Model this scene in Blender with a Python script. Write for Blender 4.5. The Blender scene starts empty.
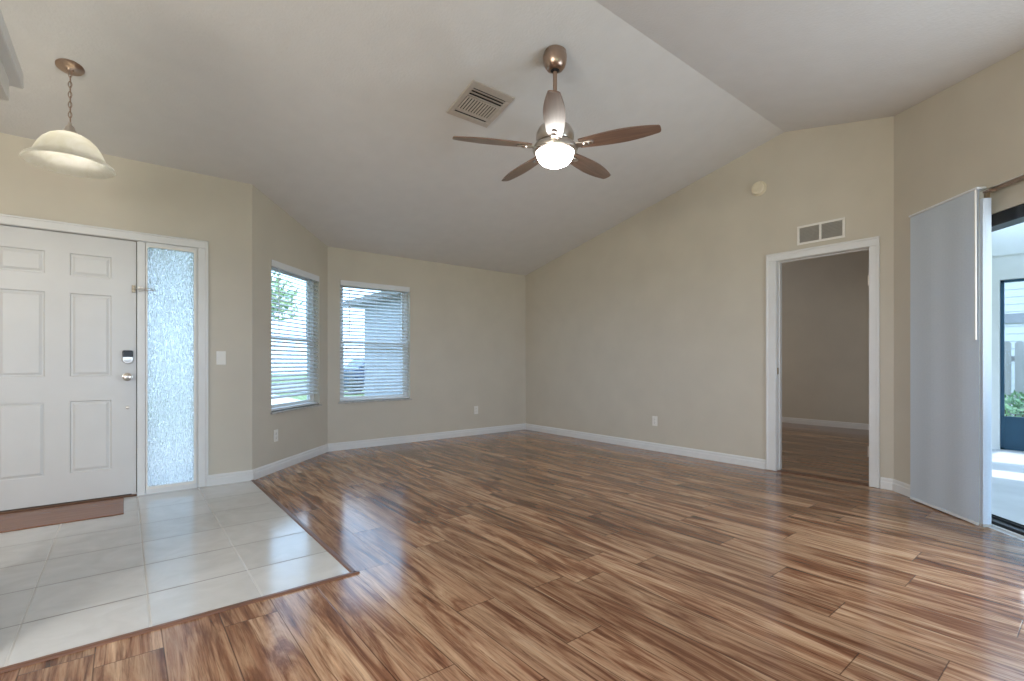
import bpy, bmesh, math, random
from mathutils import Vector, Matrix
random.seed(7)
SC = bpy.context.scene
COL = SC.collection
PI = math.pi
R2 = math.sqrt(0.5)

# ------------------------------------------------------------------ camera
cam_d = bpy.data.cameras.new('camera'); cam = bpy.data.objects.new('camera', cam_d); COL.objects.link(cam)
cam.location = (0, 0, 1.07)
cam.rotation_euler = (PI/2, 0, math.radians(51.35) - PI/2)
cam_d.sensor_width = 36.0; cam_d.lens = 36*484.6/1024
cam_d.shift_y = 22.2/1024
cam_d.clip_start = 0.02; cam_d.clip_end = 300
SC.camera = cam

# ------------------------------------------------------------------ view, sky, sun, daylight, fill lights
SC.view_settings.view_transform = 'Standard'
SC.view_settings.look = 'None'
SC.view_settings.gamma = 1.0
SC.view_settings.use_curve_mapping = False
SC.view_settings.exposure = 0.0
SC.cycles.max_bounces = 12; SC.cycles.diffuse_bounces = 6; SC.cycles.glossy_bounces = 4
SC.cycles.transmission_bounces = 8; SC.cycles.transparent_max_bounces = 16
SC.cycles.sample_clamp_indirect = 6.0
SC.cycles.caustics_reflective = False

W = bpy.data.worlds.new('sky'); SC.world = W; W.use_nodes = True
bg = W.node_tree.nodes['Background']
bg.inputs['Color'].default_value = (0.47, 0.70, 1.0, 1)
bg.inputs['Strength'].default_value = 5.5

def sun(name, direction, strength, color):
    d = bpy.data.lights.new(name, 'SUN'); d.energy = strength; d.color = color; d.angle = math.radians(1.0)
    o = bpy.data.objects.new(name, d); COL.objects.link(o)
    o.rotation_euler = Vector(direction).to_track_quat('Z', 'Y').to_euler()
sun('sun', (0.50, -0.04, 0.86), 3.8, (1.0, 0.95, 0.88))

def area(name, loc, aim, sx, sy, power, color):
    d = bpy.data.lights.new(name, 'AREA'); d.shape = 'RECTANGLE'; d.size = sx; d.size_y = sy
    d.energy = power; d.color = color
    o = bpy.data.objects.new(name, d); COL.objects.link(o)
    o.location = loc
    o.rotation_euler = (-(Vector(aim) - Vector(loc))).to_track_quat('Z', 'Y').to_euler()
    return o
# daylight coming in through the sliding glass door; the fills below are added
area('slider_daylight', (3.62, -0.42, 1.05), (2.62, 0.58, 1.6), 1.5, 1.8, 58, (0.86, 0.93, 1.0))
area('rear_fill', (0.1, -1.78, 1.55), (0.5, 3.0, 1.9), 2.8, 1.2, 8, (1.0, 0.95, 0.88))  # added soft fill behind the camera, no known window there
area('left_fill', (-3.1, -0.2, 1.6), (1.0, 1.2, 2.0), 2.4, 1.2, 90, (1.0, 0.95, 0.88))  # added main fill from the left, no source in view

pl = bpy.data.lights.new('left_fill_point', 'POINT'); pl.energy = 62; pl.color = (1.0, 0.94, 0.85); pl.shadow_soft_size = 0.22  # added point fill that brightens the near ceiling, no fixture behind it
plo = bpy.data.objects.new('left_fill_point', pl); COL.objects.link(plo); plo.location = (-1.6, 1.15, 2.0)
area('bedroom_fill', (7.1, 5.9, 1.5), (7.6, 3.0, 0.9), 1.4, 1.3, 24, (1.0, 0.93, 0.82))  # added fill that brightens the bedroom from out of view

# ------------------------------------------------------------------ materials
def mat(name):
    m = bpy.data.materials.new(name); m.use_nodes = True
    nt = m.node_tree; nt.nodes.clear()
    return m, nt
def node(nt, typ, **kw):
    n = nt.nodes.new(typ)
    for k, v in kw.items():
        if k.startswith('i_'):
            n.inputs[k[2:].replace('_', ' ')].default_value = v
        else:
            setattr(n, k, v)
    return n
def L(nt, a, b): nt.links.new(a, b)
def finish(nt, shader):
    o = node(nt, 'ShaderNodeOutputMaterial'); L(nt, shader, o.inputs['Surface'])
def math_(nt, op, a, b=None):
    n = node(nt, 'ShaderNodeMath', operation=op)
    for i, v in enumerate((a, b)):
        if v is None: continue
        if isinstance(v, (int, float)): n.inputs[i].default_value = v
        else: L(nt, v, n.inputs[i])
    return n.outputs[0]
def ramp(nt, fac, stops):
    r = node(nt, 'ShaderNodeValToRGB')
    el = r.color_ramp.elements
    while len(el) < len(stops): el.new(0.5)
    for e, (p, c) in zip(el, stops):
        e.position = p; e.color = (*c, 1)
    L(nt, fac, r.inputs['Fac'])
    return r.outputs['Color']
def bump(nt, height, strength, dist=0.002):
    b = node(nt, 'ShaderNodeBump'); b.inputs['Strength'].default_value = strength; b.inputs['Distance'].default_value = dist
    L(nt, height, b.inputs['Height']); return b.outputs['Normal']
def simple(name, color, rough=0.5, metal=0.0, noise=0.0, nscale=20.0, bstr=0.0, bscale=200.0, spec=0.5, bdist=0.002, stretch=None):
    """painted / moulded surface with slight procedural mottling and bump"""
    m, nt = mat(name)
    p = node(nt, 'ShaderNodeBsdfPrincipled')
    p.inputs['Roughness'].default_value = rough; p.inputs['Metallic'].default_value = metal
    p.inputs['Specular IOR Level'].default_value = spec
    tc = node(nt, 'ShaderNodeTexCoord'); src = tc.outputs['Object']
    if stretch:
        mp = node(nt, 'ShaderNodeMapping'); mp.inputs['Scale'].default_value = stretch
        L(nt, src, mp.inputs['Vector']); src = mp.outputs['Vector']
    if noise > 0:
        n = node(nt, 'ShaderNodeTexNoise'); n.inputs['Scale'].default_value = nscale; n.inputs['Detail'].default_value = 4
        L(nt, src, n.inputs['Vector'])
        lo = [max(0, c*(1-noise)) for c in color]; hi = [min(1, c*(1+noise)) for c in color]
        c = ramp(nt, n.outputs['Fac'], [(0.3, lo), (0.7, hi)])
        L(nt, c, p.inputs['Base Color'])
    else:
        p.inputs['Base Color'].default_value = (*color, 1)
    if bstr > 0:
        n = node(nt, 'ShaderNodeTexNoise'); n.inputs['Scale'].default_value = bscale; n.inputs['Detail'].default_value = 3
        L(nt, src, n.inputs['Vector'])
        L(nt, bump(nt, n.outputs['Fac'], bstr, bdist), p.inputs['Normal'])
    finish(nt, p.outputs[0])
    return m

WALL = simple('beige_wall_paint', (0.565, 0.52, 0.435), 0.55, noise=0.03, nscale=3, bstr=0.25, bscale=160, spec=0.35)
CEIL = simple('knockdown_ceiling_paint', (0.70, 0.69, 0.675), 0.8, noise=0.02, nscale=6, bstr=0.5, bscale=55, spec=0.2, bdist=0.004)
WHITE = simple('white_trim_paint', (0.71, 0.71, 0.70), 0.35, noise=0.02, nscale=8, bstr=0.04, bscale=60)
DOORW = simple('white_door_paint', (0.61, 0.61, 0.60), 0.35, noise=0.02, nscale=5, bstr=0.08, bscale=90)
PLASTIC = simple('white_plastic', (0.78, 0.76, 0.71), 0.35, noise=0.02, nscale=30)
IVORY = simple('ivory_plastic', (0.72, 0.65, 0.50), 0.45, noise=0.03, nscale=40)
NICKEL = simple('brushed_nickel', (0.62, 0.57, 0.52), 0.28, metal=1.0, noise=0.06, nscale=120, stretch=(1, 1, 12))
BRONZE = simple('brushed_bronze_nickel', (0.46, 0.34, 0.27), 0.3, metal=1.0, noise=0.08, nscale=90, stretch=(6, 6, 1))
BRASS = simple('aged_brass', (0.40, 0.32, 0.22), 0.3, metal=1.0, noise=0.06, nscale=80)
DARKMETAL = simple('dark_bronze_frame', (0.012, 0.013, 0.016), 0.35, noise=0.2, nscale=15)
DARK = simple('dark_recess', (0.03, 0.026, 0.022), 0.8, noise=0.2, nscale=20)
SILL = simple('grey_marble_sill', (0.42, 0.40, 0.37), 0.3, noise=0.2, nscale=25)
SLAT = simple('white_blind_slat', (0.72, 0.74, 0.76), 0.45, noise=0.03, nscale=25, stretch=(1, 20, 20))
VENT = simple('vent_paint', (0.50, 0.45, 0.40), 0.5, noise=0.05, nscale=30)
GRILLE = simple('grille_louver', (0.42, 0.40, 0.36), 0.55, noise=0.05, nscale=30)
STUCCO = simple('grey_stucco', (0.30, 0.30, 0.31), 0.9, noise=0.1, nscale=6, bstr=0.6, bscale=60, bdist=0.01)
CONCRETE = simple('pale_concrete', (0.58, 0.58, 0.60), 0.75, noise=0.10, nscale=2.5, bstr=0.3, bscale=50)
SIDING = simple('white_siding', (0.60, 0.60, 0.60), 0.6, noise=0.03, nscale=5)
FENCE = simple('weathered_fence_board', (0.36, 0.36, 0.36), 0.8, noise=0.18, nscale=14, stretch=(1, 1, 0.1))
ROOF = simple('grey_shingle', (0.20, 0.18, 0.17), 0.9, noise=0.3, nscale=40, bstr=0.5, bscale=60, bdist=0.01)
GRASS = simple('lawn_grass', (0.20, 0.27, 0.12), 0.9, noise=0.45, nscale=30, bstr=0.8, bscale=120, bdist=0.03)
ASPHALT = simple('street_asphalt', (0.26, 0.26, 0.26), 0.9, noise=0.15, nscale=40)
BARK = simple('bark', (0.16, 0.12, 0.09), 0.9, noise=0.3, nscale=20, bstr=0.8, bscale=40, bdist=0.01)
LEAF = simple('leaf_green', (0.22, 0.32, 0.13), 0.5, noise=0.45, nscale=4)
SHRUBLEAF = simple('shrub_leaf', (0.18, 0.32, 0.16), 0.5, noise=0.4, nscale=9)
KICK = simple('blue_kick_plate', (0.008, 0.055, 0.10), 0.45, noise=0.1, nscale=5)
SEAL = simple('dark_seal', (0.05, 0.035, 0.025), 0.6, noise=0.1, nscale=30)
THRESH = simple('bronze_threshold', (0.13, 0.065, 0.035), 0.4, metal=0.2, noise=0.1, nscale=30)
CARPAINT = simple('car_paint', (0.03, 0.06, 0.14), 0.2, noise=0.05, nscale=10)
RUBBER = simple('tyre_rubber', (0.02, 0.02, 0.02), 0.8, noise=0.1, nscale=20)
BULB = None

def emission(name, color, strength):
    m, nt = mat(name)
    e = node(nt, 'ShaderNodeEmission'); e.inputs['Color'].default_value = (*color, 1); e.inputs['Strength'].default_value = strength
    finish(nt, e.outputs[0]); return m
LAMP = emission('fan_lamp_glow', (1.0, 0.97, 0.91), 22.0)
BULB = emission('bulb_glow', (1.0, 0.95, 0.84), 110.0)

def glass_clear():
    m, nt = mat('clear_glass')
    t = node(nt, 'ShaderNodeBsdfTransparent'); t.inputs['Color'].default_value = (0.93, 0.96, 0.97, 1)
    g = node(nt, 'ShaderNodeBsdfGlossy'); g.inputs['Roughness'].default_value = 0.02
    x = node(nt, 'ShaderNodeMixShader'); x.inputs[0].default_value = 0.06
    L(nt, t.outputs[0], x.inputs[1]); L(nt, g.outputs[0], x.inputs[2])
    finish(nt, x.outputs[0]); return m
GLASS = glass_clear()

def glass_rain():
    m, nt = mat('rain_textured_glass')
    tc = node(nt, 'ShaderNodeTexCoord')
    def nz(sc, det, dist):
        mp = node(nt, 'ShaderNodeMapping'); mp.inputs['Scale'].default_value = sc
        L(nt, tc.outputs['Object'], mp.inputs['Vector'])
        n = node(nt, 'ShaderNodeTexNoise'); n.inputs['Scale'].default_value = 1.0; n.inputs['Detail'].default_value = det; n.inputs['Distortion'].default_value = dist
        L(nt, mp.outputs['Vector'], n.inputs['Vector']); return n.outputs['Fac']
    rain = nz((85, 85, 24), 4, 0.8)
    nb = bump(nt, rain, 1.0, 0.03)
    rf = node(nt, 'ShaderNodeBsdfRefraction'); rf.inputs['Roughness'].default_value = 0.12; rf.inputs['IOR'].default_value = 1.18
    rf.inputs['Color'].default_value = (0.80, 0.80, 0.80, 1); L(nt, nb, rf.inputs['Normal'])
    tr = node(nt, 'ShaderNodeBsdfTranslucent'); tr.inputs['Color'].default_value = (0.85, 0.83, 0.80, 1); L(nt, nb, tr.inputs['Normal'])
    gl = node(nt, 'ShaderNodeBsdfGlossy'); gl.inputs['Roughness'].default_value = 0.15; L(nt, nb, gl.inputs['Normal'])
    fac = node(nt, 'ShaderNodeMapRange'); fac.inputs['From Min'].default_value = 0.38; fac.inputs['From Max'].default_value = 0.62
    fac.inputs['To Min'].default_value = 0.30; fac.inputs['To Max'].default_value = 0.70
    L(nt, rain, fac.inputs['Value'])
    a = node(nt, 'ShaderNodeMixShader'); L(nt, fac.outputs[0], a.inputs[0])
    L(nt, rf.outputs[0], a.inputs[1]); L(nt, tr.outputs[0], a.inputs[2])
    b = node(nt, 'ShaderNodeMixShader'); b.inputs[0].default_value = 0.06
    L(nt, a.outputs[0], b.inputs[1]); L(nt, gl.outputs[0], b.inputs[2])
    finish(nt, b.outputs[0]); return m
RAIN = glass_rain()

def screen_mesh():
    m, nt = mat('insect_screen')
    t = node(nt, 'ShaderNodeBsdfTransparent')
    d = node(nt, 'ShaderNodeBsdfDiffuse'); d.inputs['Color'].default_value = (0.05, 0.06, 0.07, 1)
    x = node(nt, 'ShaderNodeMixShader'); x.inputs[0].default_value = 0.12
    L(nt, t.outputs[0], x.inputs[1]); L(nt, d.outputs[0], x.inputs[2])
    finish(nt, x.outputs[0]); return m
SCREEN = screen_mesh()

def fabric():
    m, nt = mat('white_blind_fabric')
    tc = node(nt, 'ShaderNodeTexCoord')
    mp = node(nt, 'ShaderNodeMapping'); mp.inputs['Scale'].default_value = (60, 60, 500)
    L(nt, tc.outputs['Object'], mp.inputs['Vector'])
    n = node(nt, 'ShaderNodeTexNoise'); n.inputs['Scale'].default_value = 1; L(nt, mp.outputs[0], n.inputs['Vector'])
    c = ramp(nt, n.outputs['Fac'], [(0.3, (0.63, 0.70, 0.77)), (0.7, (0.69, 0.76, 0.83))])
    d = node(nt, 'ShaderNodeBsdfPrincipled'); d.inputs['Roughness'].default_value = 0.6
    L(nt, c, d.inputs['Base Color']); L(nt, bump(nt, n.outputs['Fac'], 0.15, 0.001), d.inputs['Normal'])
    t = node(nt, 'ShaderNodeBsdfTranslucent'); L(nt, c, t.inputs['Color'])
    x = node(nt, 'ShaderNodeMixShader'); x.inputs[0].default_value = 0.25
    L(nt, d.outputs[0], x.inputs[1]); L(nt, t.outputs[0], x.inputs[2])
    finish(nt, x.outputs[0]); return m
FABRIC = fabric()

def alabaster():
    m, nt = mat('alabaster_glass')
    tc = node(nt, 'ShaderNodeTexCoord')
    n = node(nt, 'ShaderNodeTexNoise'); n.inputs['Scale'].default_value = 9; n.inputs['Detail'].default_value = 4; n.inputs['Distortion'].default_value = 1.5
    L(nt, tc.outputs['Object'], n.inputs['Vector'])
    c = ramp(nt, n.outputs['Fac'], [(0.35, (0.86, 0.84, 0.76)), (0.65, (0.95, 0.94, 0.90))])
    d = node(nt, 'ShaderNodeBsdfPrincipled'); d.inputs['Roughness'].default_value = 0.25; L(nt, c, d.inputs['Base Color'])
    t = node(nt, 'ShaderNodeBsdfTranslucent'); L(nt, c, t.inputs['Color'])
    x = node(nt, 'ShaderNodeMixShader'); x.inputs[0].default_value = 0.86
    L(nt, d.outputs[0], x.inputs[1]); L(nt, t.outputs[0], x.inputs[2])
    finish(nt, x.outputs[0]); return m
SHADE = alabaster()

def laminate(name='wood_laminate', pw=0.2, pl=1.22, x0=0.115):
    m, nt = mat(name)
    tc = node(nt, 'ShaderNodeTexCoord')
    s = node(nt, 'ShaderNodeSeparateXYZ'); L(nt, tc.outputs['Object'], s.inputs[0])
    X, Y = s.outputs['X'], s.outputs['Y']
    u = math_(nt, 'DIVIDE', math_(nt, 'SUBTRACT', X, x0), pw)
    row = math_(nt, 'FLOOR', u); fu = math_(nt, 'SUBTRACT', u, row)
    wn = node(nt, 'ShaderNodeTexWhiteNoise', noise_dimensions='1D'); L(nt, row, wn.inputs['W'])
    v = math_(nt, 'ADD', math_(nt, 'DIVIDE', Y, pl), wn.outputs['Value'])
    pid = math_(nt, 'FLOOR', v); fv = math_(nt, 'SUBTRACT', v, pid)
    cb = node(nt, 'ShaderNodeCombineXYZ'); L(nt, row, cb.inputs[0]); L(nt, pid, cb.inputs[1])
    w2 = node(nt, 'ShaderNodeTexWhiteNoise', noise_dimensions='2D'); L(nt, cb.outputs[0], w2.inputs['Vector'])
    rnd = w2.outputs['Value']
    def grain(sx, sy, seed, detail, dist, scale=1.0):
        c = node(nt, 'ShaderNodeCombineXYZ')
        L(nt, math_(nt, 'MULTIPLY', X, sx), c.inputs[0])
        L(nt, math_(nt, 'ADD', math_(nt, 'MULTIPLY', Y, sy), math_(nt, 'MULTIPLY', rnd, 31.0)), c.inputs[1])
        L(nt, math_(nt, 'ADD', math_(nt, 'MULTIPLY', rnd, 57.0), seed), c.inputs[2])
        n = node(nt, 'ShaderNodeTexNoise'); n.inputs['Scale'].default_value = scale
        n.inputs['Detail'].default_value = detail; n.inputs['Distortion'].default_value = dist; n.inputs['Roughness'].default_value = 0.62
        L(nt, c.outputs[0], n.inputs['Vector'])
        return n.outputs['Fac']
    g1 = grain(11, 1.0, 0.0, 9, 1.5)        # broad heartwood bands
    g2 = grain(42, 1.7, 9.0, 7, 1.2)        # streaks
    g3 = grain(150, 5.0, 4.0, 4, 0.4)       # pores
    base = ramp(nt, g1, [(0.30, (0.095, 0.040, 0.022)), (0.42, (0.21, 0.098, 0.054)), (0.51, (0.355, 0.213, 0.132)),
                         (0.60, (0.46, 0.305, 0.197)), (0.74, (0.60, 0.44, 0.305))])
    st = ramp(nt, g2, [(0.32, (0.36, 0.27, 0.22)), (0.42, (0.93, 0.91, 0.90)), (0.6, (1.04, 1.03, 1.02)), (0.72, (1.15, 1.13, 1.10))])
    po = ramp(nt, g3, [(0.32, (0.62, 0.57, 0.54)), (0.50, (1.0, 1.0, 1.0)), (0.7, (1.10, 1.09, 1.07))])
    def mul(a, b):
        x = node(nt, 'ShaderNodeMix', data_type='RGBA', blend_type='MULTIPLY'); x.inputs[0].default_value = 1.0
        L(nt, a, x.inputs[6]); L(nt, b, x.inputs[7]); return x.outputs[2]
    col = mul(mul(base, st), po)
    tone = ramp(nt, rnd, [(0.0, (0.76, 0.70, 0.66)), (0.5, (1.02, 0.96, 0.91)), (1.0, (1.20, 1.16, 1.11))])
    col = mul(col, tone)
    # seams
    e1 = math_(nt, 'MINIMUM', fu, math_(nt, 'SUBTRACT', 1.0, fu)); e1 = math_(nt, 'MULTIPLY', e1, pw)
    e2 = math_(nt, 'MINIMUM', fv, math_(nt, 'SUBTRACT', 1.0, fv)); e2 = math_(nt, 'MULTIPLY', e2, pl)
    e = math_(nt, 'MINIMUM', e1, e2)
    sm = node(nt, 'ShaderNodeMapRange'); sm.inputs['From Min'].default_value = 0.0010; sm.inputs['From Max'].default_value = 0.0028
    L(nt, e, sm.inputs['Value'])
    seamc = ramp(nt, sm.outputs[0], [(0.0, (0.35, 0.3, 0.27)), (1.0, (1, 1, 1))])
    col = mul(col, seamc)
    p = node(nt, 'ShaderNodeBsdfPrincipled'); L(nt, col, p.inputs['Base Color'])
    p.inputs['Roughness'].default_value = 0.15; p.inputs['Specular IOR Level'].default_value = 0.42
    h = math_(nt, 'ADD', math_(nt, 'MULTIPLY', sm.outputs[0], 1.0), math_(nt, 'MULTIPLY', g3, 0.06))
    L(nt, bump(nt, h, 0.2, 0.0008), p.inputs['Normal'])
    finish(nt, p.outputs[0]); return m
WOODFLOOR = laminate()

def tile():
    m, nt = mat('ceramic_tile')
    tc = node(nt, 'ShaderNodeTexCoord')
    s = node(nt, 'ShaderNodeSeparateXYZ'); L(nt, tc.outputs['Object'], s.inputs[0])
    P = 0.411
    u = math_(nt, 'DIVIDE', math_(nt, 'SUBTRACT', s.outputs['X'], 0.083), P)
    v = math_(nt, 'DIVIDE', math_(nt, 'SUBTRACT', s.outputs['Y'], 4.443), P)
    ru, rv = math_(nt, 'FLOOR', u), math_(nt, 'FLOOR', v)
    fu, fv = math_(nt, 'SUBTRACT', u, ru), math_(nt, 'SUBTRACT', v, rv)
    e1 = math_(nt, 'MINIMUM', fu, math_(nt, 'SUBTRACT', 1.0, fu))
    e2 = math_(nt, 'MINIMUM', fv, math_(nt, 'SUBTRACT', 1.0, fv))
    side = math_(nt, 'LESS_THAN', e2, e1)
    gr = node(nt, 'ShaderNodeMix', data_type='RGBA'); L(nt, side, gr.inputs[0]); gr.inputs[6].default_value = (0.60, 0.59, 0.57, 1); gr.inputs[7].default_value = (0.26, 0.25, 0.24, 1)  # lines along Y painted lighter to stand in for reflected light
    e = math_(nt, 'MULTIPLY', math_(nt, 'MINIMUM', e1, e2), P)
    sm = node(nt, 'ShaderNodeMapRange'); sm.inputs['From Min'].default_value = 0.0036; sm.inputs['From Max'].default_value = 0.0056
    L(nt, e, sm.inputs['Value'])
    cb = node(nt, 'ShaderNodeCombineXYZ'); L(nt, ru, cb.inputs[0]); L(nt, rv, cb.inputs[1])
    w2 = node(nt, 'ShaderNodeTexWhiteNoise', noise_dimensions='2D'); L(nt, cb.outputs[0], w2.inputs['Vector'])
    n = node(nt, 'ShaderNodeTexNoise'); n.inputs['Scale'].default_value = 5; n.inputs['Detail'].default_value = 5; n.inputs['Distortion'].default_value = 1.2
    L(nt, tc.outputs['Object'], n.inputs['Vector'])
    f = math_(nt, 'ADD', math_(nt, 'MULTIPLY', n.outputs['Fac'], 0.7), math_(nt, 'MULTIPLY', w2.outputs['Value'], 0.3))
    tcx = ramp(nt, f, [(0.3, (0.54, 0.535, 0.525)), (0.7, (0.65, 0.645, 0.635))])
    x = node(nt, 'ShaderNodeMix', data_type='RGBA'); L(nt, sm.outputs[0], x.inputs[0])
    L(nt, gr.outputs[2], x.inputs[6]); L(nt, tcx, x.inputs[7])
    p = node(nt, 'ShaderNodeBsdfPrincipled'); L(nt, x.outputs[2], p.inputs['Base Color'])
    rr = node(nt, 'ShaderNodeMapRange'); rr.inputs['To Min'].default_value = 0.6; rr.inputs['To Max'].default_value = 0.15
    L(nt, sm.outputs[0], rr.inputs['Value']); L(nt, rr.outputs[0], p.inputs['Roughness'])
    n2 = node(nt, 'ShaderNodeTexNoise'); n2.inputs['Scale'].default_value = 16; n2.inputs['Detail'].default_value = 3; n2.inputs['Distortion'].default_value = 2.0
    L(nt, tc.outputs['Object'], n2.inputs['Vector'])
    h = math_(nt, 'ADD', sm.outputs[0], math_(nt, 'MULTIPLY', n2.outputs['Fac'], 0.6))
    L(nt, bump(nt, h, 0.35, 0.002), p.inputs['Normal'])
    finish(nt, p.outputs[0]); return m
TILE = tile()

def woodgrain(name, dark, light, rough=0.35, axis=0, scale=1.0):
    m, nt = mat(name)
    tc = node(nt, 'ShaderNodeTexCoord')
    mp = node(nt, 'ShaderNodeMapping'); sc = [60*scale]*3; sc[axis] = 4*scale; mp.inputs['Scale'].default_value = sc
    L(nt, tc.outputs['Object'], mp.inputs['Vector'])
    n = node(nt, 'ShaderNodeTexNoise'); n.inputs['Scale'].default_value = 1; n.inputs['Detail'].default_value = 4; n.inputs['Distortion'].default_value = 0.5
    L(nt, mp.outputs[0], n.inputs['Vector'])
    c = ramp(nt, n.outputs['Fac'], [(0.3, dark), (0.7, light)])
    p = node(nt, 'ShaderNodeBsdfPrincipled'); p.inputs['Roughness'].default_value = rough; L(nt, c, p.inputs['Base Color'])
    finish(nt, p.outputs[0]); return m
BLADE = woodgrain('walnut_blade', (0.12, 0.066, 0.044), (0.22, 0.135, 0.095), 0.28)
BLADE.node_tree.nodes['Principled BSDF'].inputs['Coat Weight'].default_value = 0.7
BLADE.node_tree.nodes['Principled BSDF'].inputs['Coat Roughness'].default_value = 0.32
MOULD = woodgrain('wood_transition_strip', (0.11, 0.045, 0.024), (0.20, 0.09, 0.05), 0.3)
MAT_BROWN = woodgrain('brown_mat', (0.20, 0.075, 0.034), (0.26, 0.105, 0.050), 0.2)

MAT_BROWN.node_tree.nodes['Principled BSDF'].inputs['Specular IOR Level'].default_value = 0.22

# ------------------------------------------------------------------ mesh helpers
class B:
    def __init__(s): s.bm = bmesh.new()
    def box(s, lo, hi, mtx=None):
        lo, hi = Vector(lo), Vector(hi); c = (lo+hi)/2; d = hi-lo
        r = bmesh.ops.create_cube(s.bm, size=1.0)
        M = Matrix.Translation(c) @ Matrix.Diagonal((d.x, d.y, d.z, 1))
        if mtx is not None: M = mtx @ M
        bmesh.ops.transform(s.bm, matrix=M, verts=r['verts']); return s
    def lathe(s, prof, n=40, mtx=None, close=False):
        rings = []
        for r, z in prof:
            if r < 1e-6: rings.append([s.bm.verts.new((0, 0, z))])
            else: rings.append([s.bm.verts.new((r*math.cos(2*PI*i/n), r*math.sin(2*PI*i/n), z)) for i in range(n)])
        for a, b in zip(rings, rings[1:]):
            for i in range(n):
                j = (i+1) % n
                if len(a) == 1 and len(b) == 1: continue
                if len(a) == 1: s.bm.faces.new((a[0], b[i], b[j]))
                elif len(b) == 1: s.bm.faces.new((a[i], a[j], b[0]))
                else: s.bm.faces.new((a[i], a[j], b[j], b[i]))
        if mtx is not None:
            bmesh.ops.transform(s.bm, matrix=mtx, verts=[v for r in rings for v in r])
        return s
    def prism(s, pts, h0, h1, mtx=None):
        """polygon in xy extruded from z=h0 to z=h1"""
        a = [s.bm.verts.new((x, y, h0)) for x, y in pts]; b = [s.bm.verts.new((x, y, h1)) for x, y in pts]
        n = len(pts)
        s.bm.faces.new(a[::-1]); s.bm.faces.new(b)
        for i in range(n):
            j = (i+1) % n; s.bm.faces.new((a[i], a[j], b[j], b[i]))
        if mtx is not None: bmesh.ops.transform(s.bm, matrix=mtx, verts=a+b)
        return s
    def tube(s, pts, r, n=10, closed=False):
        pts = [Vector(p) for p in pts]; rings = []; N = len(pts)
        for k, p in enumerate(pts):
            t = (pts[(k+1) % N] - pts[k-1]) if closed else (pts[min(k+1, N-1)] - pts[max(k-1, 0)])
            t.normalize()
            a = Vector((0, 0, 1)) if abs(t.z) < 0.9 else Vector((1, 0, 0))
            x = t.cross(a).normalized(); y = t.cross(x)
            rings.append([s.bm.verts.new(p + r*(x*math.cos(2*PI*i/n) + y*math.sin(2*PI*i/n))) for i in range(n)])
        for k in range(N if closed else N-1):
            A, Bq = rings[k], rings[(k+1) % N]
            for i in range(n):
                j = (i+1) % n; s.bm.faces.new((A[i], A[j], Bq[j], Bq[i]))
        if not closed:
            s.bm.faces.new(rings[0][::-1]); s.bm.faces.new(rings[-1])
        return s
    def quad(s, a, b, c, d):
        s.bm.faces.new([s.bm.verts.new(p) for p in (a, b, c, d)]); return s
    def build(s, name, m, parent=None, bevel=0.0, smooth=False, seg=2, mtx=None):
        if mtx is not None: bmesh.ops.transform(s.bm, matrix=mtx, verts=s.bm.verts[:])
        bmesh.ops.recalc_face_normals(s.bm, faces=s.bm.faces[:])
        me = bpy.data.meshes.new(name); s.bm.to_mesh(me); s.bm.free()
        o = bpy.data.objects.new(name, me); COL.objects.link(o)
        me.materials.append(m)
        if smooth:
            for p in me.polygons: p.use_smooth = True
            me.set_sharp_from_angle(angle=math.radians(40))
        if bevel > 0:
            b = o.modifiers.new('bevel', 'BEVEL'); b.width = bevel; b.segments = seg; b.limit_method = 'ANGLE'
        if parent is not None: o.parent = parent
        return o
def thing(name, label, cat, loc=(0, 0, 0), rotz=0.0, group=None):
    o = bpy.data.objects.new(name, None); COL.objects.link(o)
    o.location = loc; o.rotation_euler = (0, 0, rotz); o.empty_display_size = 0.1
    o['label'] = label; o['category'] = cat
    if group: o['group'] = group
    return o
def tag(o, label, cat, group=None):
    o['label'] = label; o['category'] = cat
    if group: o['group'] = group
    return o
def struct(o, label, cat):
    o['kind'] = 'structure'; o['label'] = label; o['category'] = cat
    return o
def sroot(name, label, cat, loc=(0, 0, 0), rotz=0.0):
    return struct(thing(name, label, cat, loc, rotz), label, cat)
def add_part(o, parent): o.parent = parent; return o

# ------------------------------------------------------------------ room shell
SL = 0.2174
def zc(y): return 2.47 + SL*(5.94-y) if y >= 2.03 else 3.32 - SL*(2.03-y)

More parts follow.
